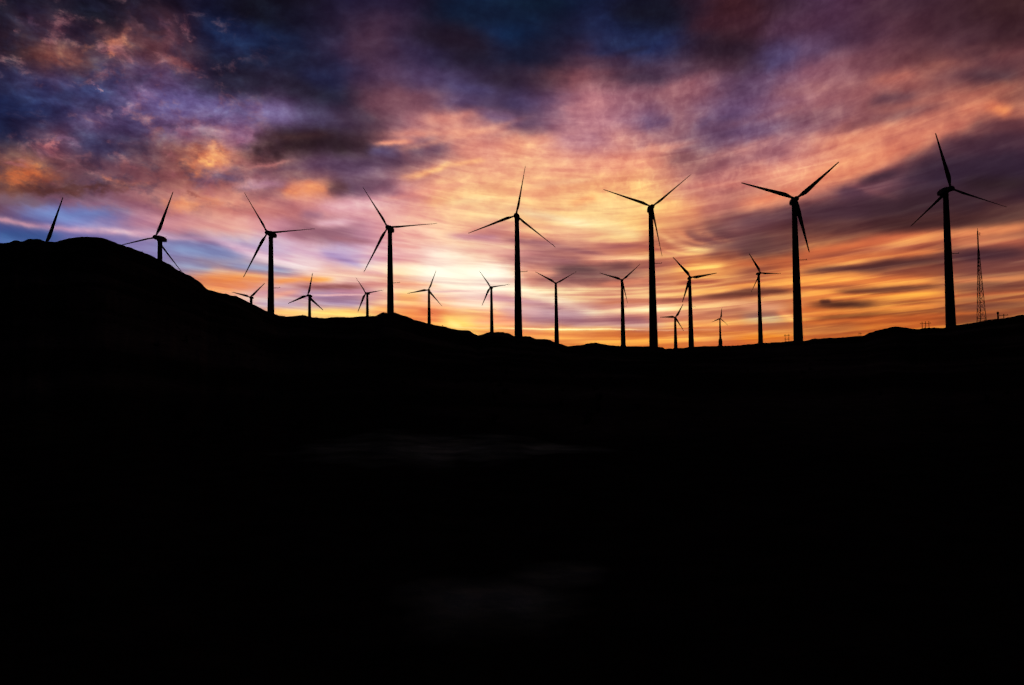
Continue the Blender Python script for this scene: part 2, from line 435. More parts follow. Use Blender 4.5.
# ------------------------------------------------------------------ sky
GRID = '''
32 30 50|42 32 52|30 28 46|30 26 44|40 30 50|38 28 48|28 28 56|28 26 44|28 26 42|34 28 48|40 32 62|46 36 66|48 36 66|30 28 52|20 36 66|22 40 70|20 38 64|20 34 60|24 32 66|30 30 58|28 26 44|46 36 56|78 40 54|70 36 42|70 46 70|78 48 74|84 50 76|84 52 70|80 50 68|76 46 58|76 46 56|74 44 50
75 48 66|96 62 80|40 36 64|120 76 82|90 62 80|95 58 72|30 36 72|28 40 80|28 40 76|34 36 66|58 42 66|78 52 76|72 50 76|44 36 60|44 36 56|24 44 84|18 38 74|34 34 62|40 42 80|34 56 110|34 54 106|52 38 62|66 38 50|72 42 56|96 62 92|104 66 88|92 60 84|88 52 70|84 48 62|88 52 60|72 44 60|70 40 50
52 34 48|120 72 66|100 66 62|150 96 84|90 58 66|95 60 76|40 36 64|34 40 74|32 42 78|34 38 72|66 52 86|78 54 80|70 52 84|56 46 80|44 36 58|38 38 66|30 34 62|44 36 62|70 50 80|44 50 98|40 50 100|54 46 76|62 38 52|76 48 68|84 70 112|100 74 110|90 62 90|92 58 80|104 64 74|104 64 72|96 60 74|110 66 70
50 48 86|92 66 100|60 62 108|66 66 110|100 76 118|90 66 100|50 42 64|48 42 62|46 40 66|42 38 62|40 40 76|80 54 84|90 66 98|84 66 104|66 52 84|56 42 64|64 46 68|96 60 72|140 88 96|104 68 80|100 66 82|140 92 106|120 78 92|84 64 100|124 84 110|150 94 104|160 98 96|180 106 88|150 90 82|140 86 82|100 64 76|96 60 72
36 44 88|48 52 98|62 62 108|60 60 106|120 86 128|88 78 130|92 80 128|70 60 92|104 76 110|58 46 68|46 42 66|96 62 80|124 80 94|112 78 102|86 70 112|78 62 96|76 60 98|120 84 110|176 114 118|150 100 116|150 100 112|160 104 108|130 90 118|112 80 114|160 108 120|150 98 108|140 90 98|110 74 90|120 78 84|140 90 92|190 120 88|200 130 88
36 42 78|52 50 86|96 70 108|100 74 110|74 66 110|120 92 136|118 92 140|120 96 146|122 102 150|96 80 120|80 64 94|92 68 86|140 94 108|190 128 116|192 130 116|140 96 110|84 66 104|150 104 122|180 122 128|160 112 128|120 90 122|160 108 110|100 80 120|104 78 116|120 90 118|140 96 110|150 98 102|170 110 98|196 124 98|196 124 96|170 108 88|150 92 84
60 54 86|140 92 106|66 56 88|64 58 100|96 68 84|120 82 88|170 116 98|170 118 130|66 42 50|56 36 44|62 44 58|84 54 66|180 120 114|130 94 112|205 138 118|220 150 122|236 160 116|200 138 124|180 124 128|200 136 118|160 112 118|140 100 112|110 84 110|140 100 122|150 104 118|180 118 108|220 146 108|226 150 108|200 130 104|150 98 92|92 60 78|80 52 70
150 96 76|116 78 78|104 74 92|120 84 94|122 84 94|146 94 86|186 122 90|158 106 94|150 106 106|120 88 108|110 84 112|130 100 124|150 108 110|165 114 112|215 150 118|222 152 120|240 180 128|228 156 122|220 150 118|232 156 116|222 150 112|150 106 104|176 120 112|200 132 112|220 148 120|232 158 120|226 154 112|170 112 104|100 70 88|70 52 74|64 46 68|62 46 66
108 76 76|102 72 76|110 76 84|122 84 88|148 100 100|138 96 100|148 100 102|165 114 116|150 104 108|240 160 110|110 78 90|120 90 110|180 126 130|232 164 124|244 184 128|240 178 120|240 170 120|236 168 116|232 164 110|236 170 112|244 184 116|200 140 120|180 120 116|200 140 120|236 160 120|210 140 116|110 76 90|150 106 112|80 58 76|64 48 70|66 48 70|66 48 70
124 96 120|122 110 164|130 118 168|150 122 160|172 122 128|196 138 122|202 142 118|214 150 124|176 120 118|190 130 126|200 146 150|214 160 160|214 154 144|236 174 140|250 200 144|250 200 140|244 190 130|248 196 130|250 206 136|248 200 130|246 190 116|226 160 110|180 120 104|150 100 92|110 76 84|90 60 72|80 56 72|82 58 74|80 56 70|76 52 64|84 58 64|90 60 64
88 98 152|104 106 158|124 116 166|150 126 168|180 140 166|194 146 160|206 154 150|220 166 156|200 150 160|150 106 116|150 110 124|180 134 150|220 160 150|240 184 156|236 176 140|200 146 130|236 176 130|240 186 140|246 196 140|248 200 130|240 180 110|170 116 96|130 88 84|110 76 80|100 66 70|104 68 68|120 78 72|150 96 76|170 108 78|180 112 76|196 124 80|190 120 84
80 92 150|84 96 152|90 100 156|96 104 160|104 112 166|112 116 170|118 120 174|140 132 176|180 160 192|224 190 200|180 160 194|200 168 190|220 164 160|250 210 190|252 214 180|240 190 160|160 112 112|170 120 112|190 136 116|200 140 110|200 140 96|190 128 96|130 86 80|100 68 74|160 102 74|210 136 80|232 152 80|226 150 84|200 130 80|150 98 72|130 86 74|120 80 74
80 92 150|84 96 152|90 100 156|96 104 160|120 116 166|150 130 160|220 158 120|220 154 110|214 156 130|236 180 150|240 190 164|240 196 170|244 190 150|255 232 205|255 238 205|255 236 210|210 156 130|140 98 98|124 86 88|130 92 90|170 120 96|244 180 96|250 190 96|180 116 80|220 144 74|236 156 74|220 146 76|190 126 74|170 112 70|160 104 70|140 92 72|150 100 76
80 92 150|84 96 152|90 100 156|130 116 150|200 150 130|230 164 110|236 170 100|214 164 150|200 160 160|176 146 164|160 134 166|196 150 150|250 196 150|250 190 150|252 214 190|250 206 184|250 214 170|246 206 160|240 190 140|220 160 120|230 170 120|210 150 100|180 120 90|170 114 80|200 130 76|224 146 70|200 130 66|180 116 60|216 140 64|190 120 64|160 104 70|170 112 70
80 92 150|84 96 152|90 100 156|130 116 150|200 150 130|230 164 110|236 170 100|236 180 120|250 190 120|250 196 110|252 202 110|246 190 110|245 160 80|240 150 90|255 200 110|240 164 110|180 134 132|166 128 134|176 134 128|190 136 120|220 160 120|230 170 120|200 150 110|190 140 100|184 136 100|210 140 76|190 118 56|206 130 56|196 122 54|190 116 54|140 90 56|150 96 60
80 92 150|84 96 152|90 100 156|130 116 150|200 150 130|230 164 110|236 170 100|236 180 120|250 190 120|250 196 110|252 202 110|246 190 110|245 170 80|250 180 80|255 204 100|245 180 90|220 140 80|220 140 60|224 146 56|226 150 60|226 150 60|224 144 60|215 130 60|210 120 50|206 130 50|200 126 50|190 118 50|190 118 50|190 118 50|180 112 50|140 90 56|140 90 56
'''
enc = lambda c: tuple(v / 255 for v in c)      # cloud colours are blended as seen, then raised to light
GR = [[enc(tuple(map(int, c.split()))) for c in row.split('|')] for row in GRID.strip().split('\n')]
def hue(px, py):
    x = max(0, min(30.999, (px - 16) / 32)); y = max(0, min(14.999, (py - 11) / 22))
    i, j = int(x), int(y); a, b = x - i, y - j
    return tuple((GR[j][i][k] * (1 - a) + GR[j][i + 1][k] * a) * (1 - b) + (GR[j + 1][i][k] * (1 - a) + GR[j + 1][i + 1][k] * a) * b for k in range(3))

world = bpy.data.worlds.new('World'); SC.world = world; world.use_nodes = True
nt = bpy.data.node_groups.new('sunset_sky', 'ShaderNodeTree'); N = nt.nodes; L = nt.links
nt.interface.new_socket('Color', in_out='OUTPUT', socket_type='NodeSocketColor')
def wire(v, sock):
    if isinstance(v, bpy.types.NodeSocket): L.new(v, sock)
    else: sock.default_value = v
def mth(op, a, b=0.0, c=None, clamp=False):
    n = N.new('ShaderNodeMath'); n.operation = op; n.use_clamp = clamp
    wire(a, n.inputs[0])
    if op not in ('ARCSINE', 'EXPONENT', 'ABSOLUTE', 'SQRT', 'COSINE', 'SINE'): wire(b, n.inputs[1])
    if c is not None: wire(c, n.inputs[2])
    return n.outputs[0]
def comb(a, b, c=0.0):
    n = N.new('ShaderNodeCombineXYZ'); wire(a, n.inputs[0]); wire(b, n.inputs[1]); wire(c, n.inputs[2]); return n.outputs[0]
def dotp(v, k):
    n = N.new('ShaderNodeVectorMath'); n.operation = 'DOT_PRODUCT'; L.new(v, n.inputs[0]); n.inputs[1].default_value = k
    return n.outputs['Value']
def mix(f, a, b, mode='MIX'):
    n = N.new('ShaderNodeMix'); n.data_type = 'RGBA'; n.blend_type = mode
    wire(f, n.inputs['Factor'])
    for s, v in (('A', a), ('B', b)):
        if isinstance(v, tuple): n.inputs[s].default_value = v + (1,)
        else: L.new(v, n.inputs[s])
    return n.outputs['Result']
def nz(vec, scale, det, rough=.5, dist=0.0, col=False):
    n = N.new('ShaderNodeTexNoise'); L.new(vec, n.inputs['Vector'])
    n.inputs['Scale'].default_value = scale; n.inputs['Detail'].default_value = det
    n.inputs['Roughness'].default_value = rough; n.inputs['Distortion'].default_value = dist
    return n.outputs['Color' if col else 'Fac']
def sep(v):
    n = N.new('ShaderNodeSeparateColor' if v.type == 'RGBA' else 'ShaderNodeSeparateXYZ'); L.new(v, n.inputs[0]); return n.outputs
def smooth(v, a, b, o0=0.0, o1=1.0):
    n = N.new('ShaderNodeMapRange'); n.interpolation_type = 'SMOOTHSTEP'; n.clamp = False
    L.new(v, n.inputs[0]); n.inputs[1].default_value = a; n.inputs[2].default_value = b
    n.inputs[3].default_value = o0; n.inputs[4].default_value = o1
    return n.outputs[0]

tc = N.new('ShaderNodeTexCoord')
dx, dy, dz = sep(tc.outputs['Generated'])
AZ = mth('MULTIPLY', mth('ARCTAN2', dx, dy), 57.29578)
EL = mth('MULTIPLY', mth('ARCSINE', mth('MINIMUM', mth('MAXIMUM', dz, -1.0), 1.0)), 57.29578)
P0 = comb(AZ, EL)
# gentle bowl the cloud streets follow
BOWL = mth('MULTIPLY', mth('SQRT', mth('ADD', mth('POWER', mth('SUBTRACT', AZ, 8.0), 2.0), 70.0)), mth('ADD', .085, mth('MULTIPLY', mth('MAXIMUM', mth('SUBTRACT', EL, 8.0), 0.0), .013)))
Q = mth('SUBTRACT', EL, BOWL)
# edge wobble
wa = sep(nz(comb(mth('MULTIPLY', AZ, .16), mth('MULTIPLY', Q, .42)), 1.0, 4, .55, 0, True))
wb = sep(nz(comb(mth('MULTIPLY', AZ, .6), mth('MULTIPLY', Q, 1.3), 5.0), 1.0, 3, .6, 0, True))
WX = mth('ADD', mth('MULTIPLY', mth('SUBTRACT', wa[0], .5), 2.6), mth('MULTIPLY', mth('SUBTRACT', wb[0], .5), 1.3))
WY = mth('ADD', mth('MULTIPLY', mth('SUBTRACT', wa[1], .5), 1.1), mth('MULTIPLY', mth('SUBTRACT', wb[1], .5), .6))
AZW = mth('ADD', AZ, WX); ELW = mth('ADD', EL, WY)
# broad colours: bands of elevation, each a run of colours round the horizon
A0, A1 = -38.0, 38.0
fa = mth('DIVIDE', mth('SUBTRACT', AZW, A0), A1 - A0)
rows = [1.2 + 1.66 * j for j in range(17)]
prev = None
for j, e in enumerate(rows):
    n = N.new('ShaderNodeValToRGB'); n.color_ramp.interpolation = 'CARDINAL'
    L.new(fa, n.inputs[0])
    els = n.color_ramp.elements
    for k in range(32):
        pos = k / 31
        el_ = els[0] if k == 0 else (els[1] if k == 31 else None)
    els[0].position = 0; els[1].position = 1
    for k in range(1, 31): els.new(k / 31)
    for k in range(32):
        els[k].color = hue(*to_px(A0 + (A1 - A0) * k / 31, e)) + (1,)
    c = n.outputs[0]
    if prev is None: prev = c
    else:
        prev = mix(smooth(ELW, rows[j - 1], e), prev, c)
SKY = prev

# local cloud features
def wisp_group():
    """one soft bent streak of cloud blended over the colour that comes in"""
    global N, L
    keep = N, L
    g = bpy.data.node_groups.new('cloud_wisp', 'ShaderNodeTree')
    for nm, ty in (('Color', 'Color'), ('Bearing', 'Vector'), ('Fibre', 'Float'), ('Along', 'Vector'), ('Across', 'Vector'),
                   ('Bend', 'Float'), ('Opacity', 'Float'), ('Grain', 'Float'), ('Tint', 'Color')):
        g.interface.new_socket(nm, in_out='INPUT', socket_type='NodeSocket' + ty)
    g.interface.new_socket('Color', in_out='OUTPUT', socket_type='NodeSocketColor')
    N, L = g.nodes, g.links
    gi = N.new('NodeGroupInput').outputs
    def dv(u, v):
        n = N.new('ShaderNodeVectorMath'); n.operation = 'DOT_PRODUCT'
        L.new(u, n.inputs[0]); L.new(v, n.inputs[1]); return n.outputs['Value']
    s_ = dv(gi['Bearing'], gi['Along']); t_ = dv(gi['Bearing'], gi['Across'])
    s2 = mth('MULTIPLY', s_, s_)
    t_ = mth('SUBTRACT', t_, mth('MULTIPLY', s2, gi['Bend']))
    q = mth('MULTIPLY_ADD', t_, t_, mth('MULTIPLY', s2, s2))
    f = mth('MULTIPLY', mth('EXPONENT', mth('MULTIPLY', q, -1.0)), gi['Opacity'])
    gr = mth('MAXIMUM', mth('MULTIPLY_ADD', mth('SUBTRACT', gi['Fibre'], 1.0), gi['Grain'], 1.0), 0.0)
    f = mth('MULTIPLY', f, gr)
    n = N.new('ShaderNodeMix'); n.data_type = 'RGBA'
    L.new(f, n.inputs['Factor']); L.new(gi['Color'], n.inputs['A']); L.new(gi['Tint'], n.inputs['B'])
    o = N.new('NodeGroupOutput'); L.new(n.outputs['Result'], o.inputs[0])
    N, L = keep
    return g
WISP = wisp_group()
def stroke(col, x0, y0, x1, y1, w, color, op=.8, bend=0.0, grain=0.0):
    """a soft streak of cloud between two bearings; w is its half width in steps of 0.08 degrees"""
    a0, e0 = azel(x0, y0); a1, e1 = azel(x1, y1)
    ca, ce = (a0 + a1) / 2, (e0 + e1) / 2
    l = math.hypot(a1 - a0, e1 - e0) / 2; ux, uy = (a1 - a0) / (2 * l), (e1 - e0) / (2 * l)
    wd = w * .08 * (1.22 if ce < 11 and w > 1.3 else 1.05)
    if ce < 11 and ca > 4 and sum(color) < 345: wd *= 1.35     # the dark bars are broad
    n = N.new('ShaderNodeGroup'); n.node_tree = WISP
    L.new(col, n.inputs['Color']); L.new(PS, n.inputs['Bearing']); L.new(FINE5, n.inputs['Fibre'])
    n.inputs['Along'].default_value = (ux / l, uy / l, -(ca * ux + ce * uy) / l)
    n.inputs['Across'].default_value = (-uy / wd, ux / wd, -(-uy * ca + ux * ce) / wd)
    n.inputs['Bend'].default_value = bend / w
    n.inputs['Opacity'].default_value = min(.97, op * 1.08)
    n.inputs['Grain'].default_value = grain
    n.inputs['Tint'].default_value = enc(color) + (1,)
    return n.outputs[0]
HI0 = mth('MULTIPLY', smooth(EL, 9.0, 14.0), smooth(AZ, -24.0, -16.0, 1.0, .15))
wc = sep(nz(comb(mth('MULTIPLY', AZ, .9), mth('MULTIPLY', EL, 1.2), 7.0), 1.0, 4, .6, 0, True))
PS = comb(mth('ADD', mth('ADD', AZ, mth('MULTIPLY', WX, .35)), mth('MULTIPLY', mth('SUBTRACT', wc[0], .5), mth('MULTIPLY', HI0, 2.6))),
          mth('ADD', mth('ADD', EL, mth('MULTIPLY', WY, .3)), mth('MULTIPLY', mth('SUBTRACT', wc[1], .5), mth('MULTIPLY', HI0, 2.0))), 1.0)
FINE = nz(comb(mth('MULTIPLY', AZ, .5), mth('MULTIPLY', Q, 1.2), 2.0), 1.0, 5, .6)
FINE5 = mth('MULTIPLY_ADD', FINE, 5.0, -2.5)
STROKES = [
 # upper left tufts
 (20,98,80,94,8,(52,58,106),.6),(96,72,124,80,7,(66,70,116),.6),(210,40,256,40,12,(32,42,82),.6),(205,70,330,90,9,(44,38,60),.7),
 (-6,46,20,50,6,(46,32,48),.7),(62,30,98,36,8,(46,38,62),.7),(140,100,256,122,10,(104,88,142),.6,0,.2),
 (124,30,140,26,7,(130,84,92),.6,0,.3),(108,48,130,36,6,(214,140,98),.9,0,.25),(108,48,114,56,3,(206,132,90),.8,0,.2),(116,55,132,56,3,(62,44,62),.5,0,.3),
 (26,18,36,24,3.5,(110,74,96),.7,0,.4),(14,31,24,33,3,(130,84,92),.7,0,.3),(45,34,56,42,4.5,(160,104,104),.8,0,.3),(44,52,76,60,5,(150,92,76),.8,0,.4),(76,50,92,48,2.5,(160,100,76),.7,0,.3),
 (162,24,176,42,5,(118,74,88),.8,0,.3),(140,50,162,56,7,(104,66,72),.7,0,.3),(166,58,192,70,5,(140,84,84),.85,0,.3),
 (92,89,97,86,2,(150,106,130),.8),(132,86,154,96,4,(134,96,136),.8,0,.3),(100,112,112,109,4,(150,106,132),.8,0,.3),(122,112,140,100,3.5,(156,108,134),.8,0,.35),(74,126,104,120,5,(100,76,112),.6,0,.3),
 (49,140,57,148,3.5,(190,124,120),.85,0,.2),(56,141,78,139,2.5,(136,100,128),.7,0,.3),(35,152,50,150,4,(120,80,100),.6,0,.3),(78,160,92,156,3,(130,88,98),.7,0,.3),
 (176,134,206,126,5,(160,110,130),.7,0,.35),(148,136,164,132,5,(130,86,92),.7,0,.3),
 (118,168,132,166,4,(140,92,92),.7,0,.3),(84,166,98,172,6,(72,54,72),.45,0,.3),
 (2,180,42,170,8,(232,140,66),.9,0,.25),(40,172,64,177,4,(150,86,62),.7,0,.3),
 (-8,190,130,187,3.6,(92,56,52),.8,0,.2),(-8,203,50,200,4,(110,84,100),.7),(40,197,140,206,3,(150,104,120),.5),
 (14,215,120,213,7,(104,116,168),.8),(-10,234,60,238,5,(66,97,148),.8),
 (-8,219,40,226.5,2.2,(216,168,172),.85,0,.2),(36,226,96,230,2.2,(208,160,178),.8,0,.3),(86,228,160,236,2.6,(218,172,180),.85,0,.35),
 (104,178,130,183,3.5,(206,128,90),.85,0,.4),(128,184,152,184,2.5,(180,110,90),.7,0,.4),
 # left middle
 (196,180,240,174,6,(104,88,122),.75,0,.2),(238,186,285,182,5,(186,146,164),.6),(215,208,300,214,6,(176,110,104),.55,0,.3),
 (188,168,222,150,6,(230,142,82),.85,0,.35),(198,163,212,157,3,(248,182,104),.8,0,.2),(210,144,226,160,4,(246,176,108),.6,0,.3),(180,150,200,150,5,(190,112,78),.5,0,.4),(190,148,200,148,3,(140,82,72),.5),
 (238,142,254,134,5,(180,126,150),.75,0,.3),(186,193,204,194,2,(130,74,72),.4),(166,207,200,204,5,(232,152,100),.75,0,.3),(198,196,220,200,4,(210,132,92),.5,0,.3),
 (244,155,320,144,8.5,(54,35,41),.92,1,.35),(318,146,374,151,8,(58,41,50),.82,0,.35),(372,152,445,150,8,(76,58,88),.55,0,.3),(226,171,335,177,5,(112,84,104),.55,0,.3),(262,139,332,134,4,(78,50,52),.5),(268,169,304,166,2.5,(110,78,96),.6),(250,166,292,161,1.8,(196,130,120),.5),
 (368,152,402,152,6,(86,72,112),.75),(320,166,424,160,6,(88,66,92),.7,0,.2),(282,191,310,188,5,(240,158,98),.85,0,.45),(304,186,326,190,4,(248,168,100),.8,0,.4),(328,190,348,187,6,(96,64,72),.85,0,.2),(348,178,394,185,5,(112,82,100),.65,0,.2),
 (322,208,385,200,6,(216,164,170),.7),(300,214,324,216,5,(150,116,140),.5),(312,224,352,222,4,(228,186,192),.7),
 (376,143.5,412,141.5,2.4,(226,146,110),.85,0,.1),(406,179,452,165,3,(248,184,118),.9,2,.1),(425,202,462,198,5,(252,196,130),.7,0,.2),
 (150,236,215,241,2,(206,160,176),.6),(160,246,245,256,7,(120,126,168),.9),(215,264,302,271,5,(138,139,175),.85),(170,263,215,268,5,(134,136,172),.75),(215,242,314,271,3.5,(230,192,204),.85,2,.1),
 (192,279,268,278,4,(246,164,80),.9,0,.2),(195,287,260,286,4,(236,150,86),.7,0,.2),(274,281,302,279,2.2,(248,172,96),.85),(254,293,272,293,2,(190,140,150),.7),(252,303,310,306,5,(166,142,170),.8),(270,296,300,292,2.5,(236,170,140),.7),(270,312,304,313,3,(252,186,110),.9),
 (290,232,345,235,4,(150,108,122),.75,0,.2),(330,237,374,242,2.5,(160,112,120),.8,0,.2),(290,258,322,264,5,(236,206,206),.6),(322,251,362,266,3,(166,144,184),.85),(362,253,420,256,5,(238,188,178),.5),(388,244,420,248,1.5,(210,146,140),.6),(362,271,388,273,2.5,(206,150,152),.7),
 (300,279,332,279,2.2,(244,166,84),.85),(298,286,364,286.5,2.8,(140,88,84),.92,0,.15),(360,284,390,284,2.5,(196,134,124),.7),(394,283,440,285,2,(220,140,110),.6),(330,291,372,292,1.5,(210,160,166),.6),(316,295.3,368,295,1.1,(244,200,186),.85),
 (310,304,370,303,5,(160,134,164),.85),(308,313.5,370,313,3,(255,204,110),.9),(394,298,422,297,5,(252,190,110),.8),(418,312,448,314,2.5,(222,136,84),.85),(374,308,396,313,2.5,(236,166,100),.7),
 # upper middle
 (300,72,345,86,8,(40,42,80),.7),(250,108,290,116,7,(118,100,148),.75),(350,44,392,36,14,(86,56,78),.6,0,.2),(436,12,532,16,9,(22,37,66),.75),(415,34,490,44,9,(46,34,54),.8),(445,86,500,92,6,(82,72,116),.6),
 (420,122,480,114,5,(206,136,114),.75,0,.25),(390,134,512,130,4,(226,150,116),.7,0,.25),(478,112,522,122,5,(120,90,124),.7),(360,104,440,98,8,(120,78,92),.5,0,.2),
 (596,46,664,38,8,(38,46,82),.6),(618,54,648,48,3,(42,40,72),.7),(612,14,680,12,11,(30,28,46),.8),(690,24,760,20,10,(76,40,54),.6),(700,48,756,50,9,(54,36,54),.7),(560,62,640,60,6,(84,54,74),.6,0,.2),(620,80,668,74,6,(76,54,78),.7,0,.2),
 (570,82,590,76,6,(150,96,98),.6,0,.3),(660,100,712,74,8,(156,102,108),.7,0,.4),(694,128,750,118,8,(92,74,116),.75,0,.4),(640,124,672,122,7,(104,80,118),.7,0,.3),(646,146,668,150,6,(200,130,108),.6,0,.4),(672,160,706,164,8,(140,100,102),.7,0,.3),(560,112,606,100,8,(180,118,122),.6,0,.3),
 # middle
 (450,165,484,159,2.4,(252,184,120),.8),(445,203,492,198,3,(252,214,150),.65),(528,186,592,180,3.5,(252,200,140),.65),(514,210.5,606,227,4.5,(255,228,168),.88,1,.1),(555,140,612,140,9,(160,112,132),.6,0,.2),(570,204,600,196,4,(244,160,100),.5),(450,236,500,238,2.5,(170,130,160),.5),
 (590,222,645,238,6,(255,220,150),.75),(690,186,745,184,4,(196,124,106),.6,0,.2),(660,206,700,214,8,(246,176,108),.4),
 (450,236,508,243,3,(180,128,134),.75,0,.2),(505,240,560,246,3,(150,104,112),.85,0,.2),(548,247,602,254,2,(160,112,110),.75),(460,251,540,254,3,(236,184,160),.6),(505,259,582,262,3,(160,112,114),.88,0,.2),(556,270,600,269,3,(98,70,76),.92,0,.15),(580,262,622,264,3,(176,120,104),.65),(520,271,556,273,2,(230,164,130),.6),
 (430,277,512,283,11,(255,232,200),.62,0,.25),(505,287,602,314,4.5,(255,228,186),.85,0,.1),(488,298,546,303,2.5,(186,140,150),.8),(520,310,590,318,7,(170,134,146),.88),(500,308,540,312,4,(196,150,154),.7),(560,322,662,325,4,(170,130,132),.8),
 (468,323,522,322,3,(240,156,116),.8),(450,303,490,306,3,(244,190,170),.6),(440,318,475,330,5,(255,214,110),.85),(448,322,462,327,2.5,(255,232,130),.8),(420,290.5,478,292,1.1,(222,176,170),.75),
 (480,334,600,337,3,(238,160,84),.7),(600,337,660,338,4,(220,142,64),.7,0,.2),(462,328.2,702,329.9,.85,(255,216,150),.95),
 # right of the middle: the curls
 (596,246,650,245,2.5,(176,118,110),.78,0,.2),(600,267,634,266,3.5,(118,82,82),.88,0,.2),(640,268,678,262,4,(168,110,96),.75,0,.2),(590,259,650,258,2.3,(248,186,140),.7),
 (712,232,762,214,7,(120,80,86),.8,0,.2),(683,234,702,240,3,(160,102,86),.75),(700,238,721,247,3.5,(128,84,84),.88),(640,246,680,254,2,(184,118,96),.65),(706,253,762,256,4.5,(140,90,76),.85,0,.2),(740,248,770,246,6,(92,62,64),.8),
 (680,272,742,266,9,(246,176,92),.5),(690,267,722,267,5,(252,192,104),.88),
 (684,236,718,251,5,(124,82,82),.8,2),(706,230,756,247,5,(108,72,76),.8,2),(655,236,708,255,2.6,(250,202,130),.7,4),(690,229,732,244.5,2.6,(222,150,104),.5,3.5,.5),(674,232,704,247,2.0,(226,156,106),.4,3),(664,232,714,249,1.5,(246,194,128),.4,3.5,.5),(648,246,702,258,1.4,(240,180,112),.5,3),(640,238,690,247,4,(150,98,90),.4,1,.4),
 (676,283,722,281,2,(170,104,78),.85),(600,284,655,280,3,(246,176,122),.7,0,.2),(600,302,655,301,1.8,(204,138,98),.75),(655,300.5,702,298,2.3,(160,104,84),.85),(700,297,762,291,2.2,(124,80,66),.92),(650,292,690,291,1.6,(184,118,88),.75),(690,294,745,287,2,(240,166,92),.7),
 (600,309,680,307,4,(252,206,158),.75),(690,306,745,303,3,(240,180,124),.7),(590,320,655,322,5,(176,132,130),.8),(655,316,690,315,3,(206,150,120),.6),(690,326,730,324,3,(226,150,84),.6),(690,334,745,333,1.8,(190,120,60),.6),
 # upper right
 (764,66,800,56,9,(84,72,116),.6,0,.2),(776,92,860,86,7,(160,106,104),.6,0,.3),(870,82,920,74,5,(176,106,88),.8,0,.3),(920,66,980,62,5,(150,92,80),.75,0,.3),(872,101,914,96,5,(96,64,80),.85,0,.2),(968,76,1022,72,5,(88,58,70),.8),(990,56,1032,50,4,(124,76,76),.6),(786,120,850,112,8,(130,88,98),.6,0,.3),
 (740,206,802,190,7,(236,150,104),.78,0,.2),(800,186,892,157,10,(222,140,98),.75,0,.2),(870,162,936,138,8,(218,134,96),.82,0,.2),(930,134,976,122,6,(190,116,92),.65,0,.2),(748,150,792,158,8,(150,100,108),.5,0,.4),
 (986,104,1012,113,4.5,(232,146,84),.92),(958,110,1000,103,5,(190,112,84),.65),
 (735,224,802,214,7,(104,70,80),.85,0,.15),(790,214,902,208,11,(84,58,70),.92,0,.12),(840,192,868,190,4,(96,66,82),.82),(858,182,902,172,5,(80,56,72),.82),(900,170,1036,160,13,(64,45,64),.92,0,.12),(940,148,1036,134,8,(84,56,70),.82,0,.2),(970,128,1036,122,5,(104,66,74),.72),(960,186,1036,184,7,(58,42,48),.7),
 (850,184,898,199,3.0,(150,100,102),.5,1,.2),(780,229,905,227,5,(94,61,62),.85,0,.15),(870,208,1036,206,10,(72,50,58),.88,0,.12),(870,225,1005,221,5,(78,50,52),.88),(980,214,1036,212,6,(90,60,60),.82),
 # fibres fanning up to the right
 (640,180,800,130,5,(190,124,110),.45,0,.4),(700,130,900,84,5,(170,108,104),.4,0,.4),(820,150,1000,98,5,(214,134,96),.4,0,.3),(800,176,960,120,4,(232,150,104),.5,0,.3),(560,170,700,140,4,(226,150,118),.4,0,.3),(880,110,1030,84,4,(180,108,86),.45,0,.3),(860,64,1030,40,5,(120,72,72),.4,0,.3),(840,130,940,104,4,(120,78,86),.5,0,.3),(400,150,520,120,3,(232,160,120),.5,0,.3),(430,185,560,165,4,(246,180,126),.4,0,.3),(380,200,470,182,3,(226,150,126),.5,0,.3),
 # lower right streets
 (735,264,802,257,4,(236,152,78),0.88,0,0.15),(800,253,895,239.5,3,(222,140,80),0.92,-1,0.1),(860,241,948,236,4,(216,136,82),0.92,0,0.1),(938,236,1036,226,3.5,(206,130,86),0.88,0,0.1),(806,259,890,247,2.4,(168,104,74),0.78),(866,249,932,246,1.8,(170,104,76),0.75),
 (800,270,895,257,2,(240,154,82),0.92,-1),(850,262,948,250,2.2,(228,144,78),0.85),(948,245,1036,240,4,(204,126,86),0.75,0,0.1),(960,262,1036,258,1.5,(160,106,86),0.6),(795,280,895,279,4,(244,160,76),0.88,0,0.15),(850,282,938,281,4,(238,156,74),0.85,0,0.15),
 (945,283,1036,277,2,(190,118,78),0.82),(730,287,802,282,2,(248,172,84),0.82),(740,298,802,296,2.5,(230,164,100),0.6),(800,297,892,296,3,(244,164,78),0.82,0,0.1),(850,296,942,293,2.3,(244,166,70),0.85),(950,297,1036,290,1.4,(196,124,72),0.65),
 (800,310,892,309,2,(240,158,68),0.82),(858,309.5,1036,299,1.4,(232,150,70),0.92),(800,315,880,313,1.5,(236,154,68),0.7),(800,323,892,319,1.8,(230,148,62),0.78),(890,319,1000,311,1.4,(214,138,62),0.75),(740,306,785,308,4,(232,176,126),0.7),
 (742,317,786,319,5,(166,136,116),0.78),(778,311,797,320,3,(240,172,104),0.82),(735,339,802,336,3,(236,154,52),0.82),
 (748,250,802,243,7,(104,70,70),0.88,0,0.15),(798,271,897,264.5,2.6,(100,64,60),0.92,-1),(860,266,952,259.5,3.5,(92,60,60),0.92),(942,256,1036,253,4.5,(88,60,68),0.92),(880,271,940,268,2.5,(150,96,72),0.6),(945,270,1036,262,4,(130,86,78),0.65,0,0.2),
 (730,294,797,290,2.2,(116,74,60),0.92,-1),(794,288.5,867,285.5,1.4,(160,98,62),0.88),(836,291.5,902,289,1.6,(120,76,54),0.92),(860,291,944,285,1.8,(120,76,56),0.92),(945,288,1036,284,2.5,(120,78,66),0.75),(812,305,880,304.5,2.6,(92,58,46),0.96),
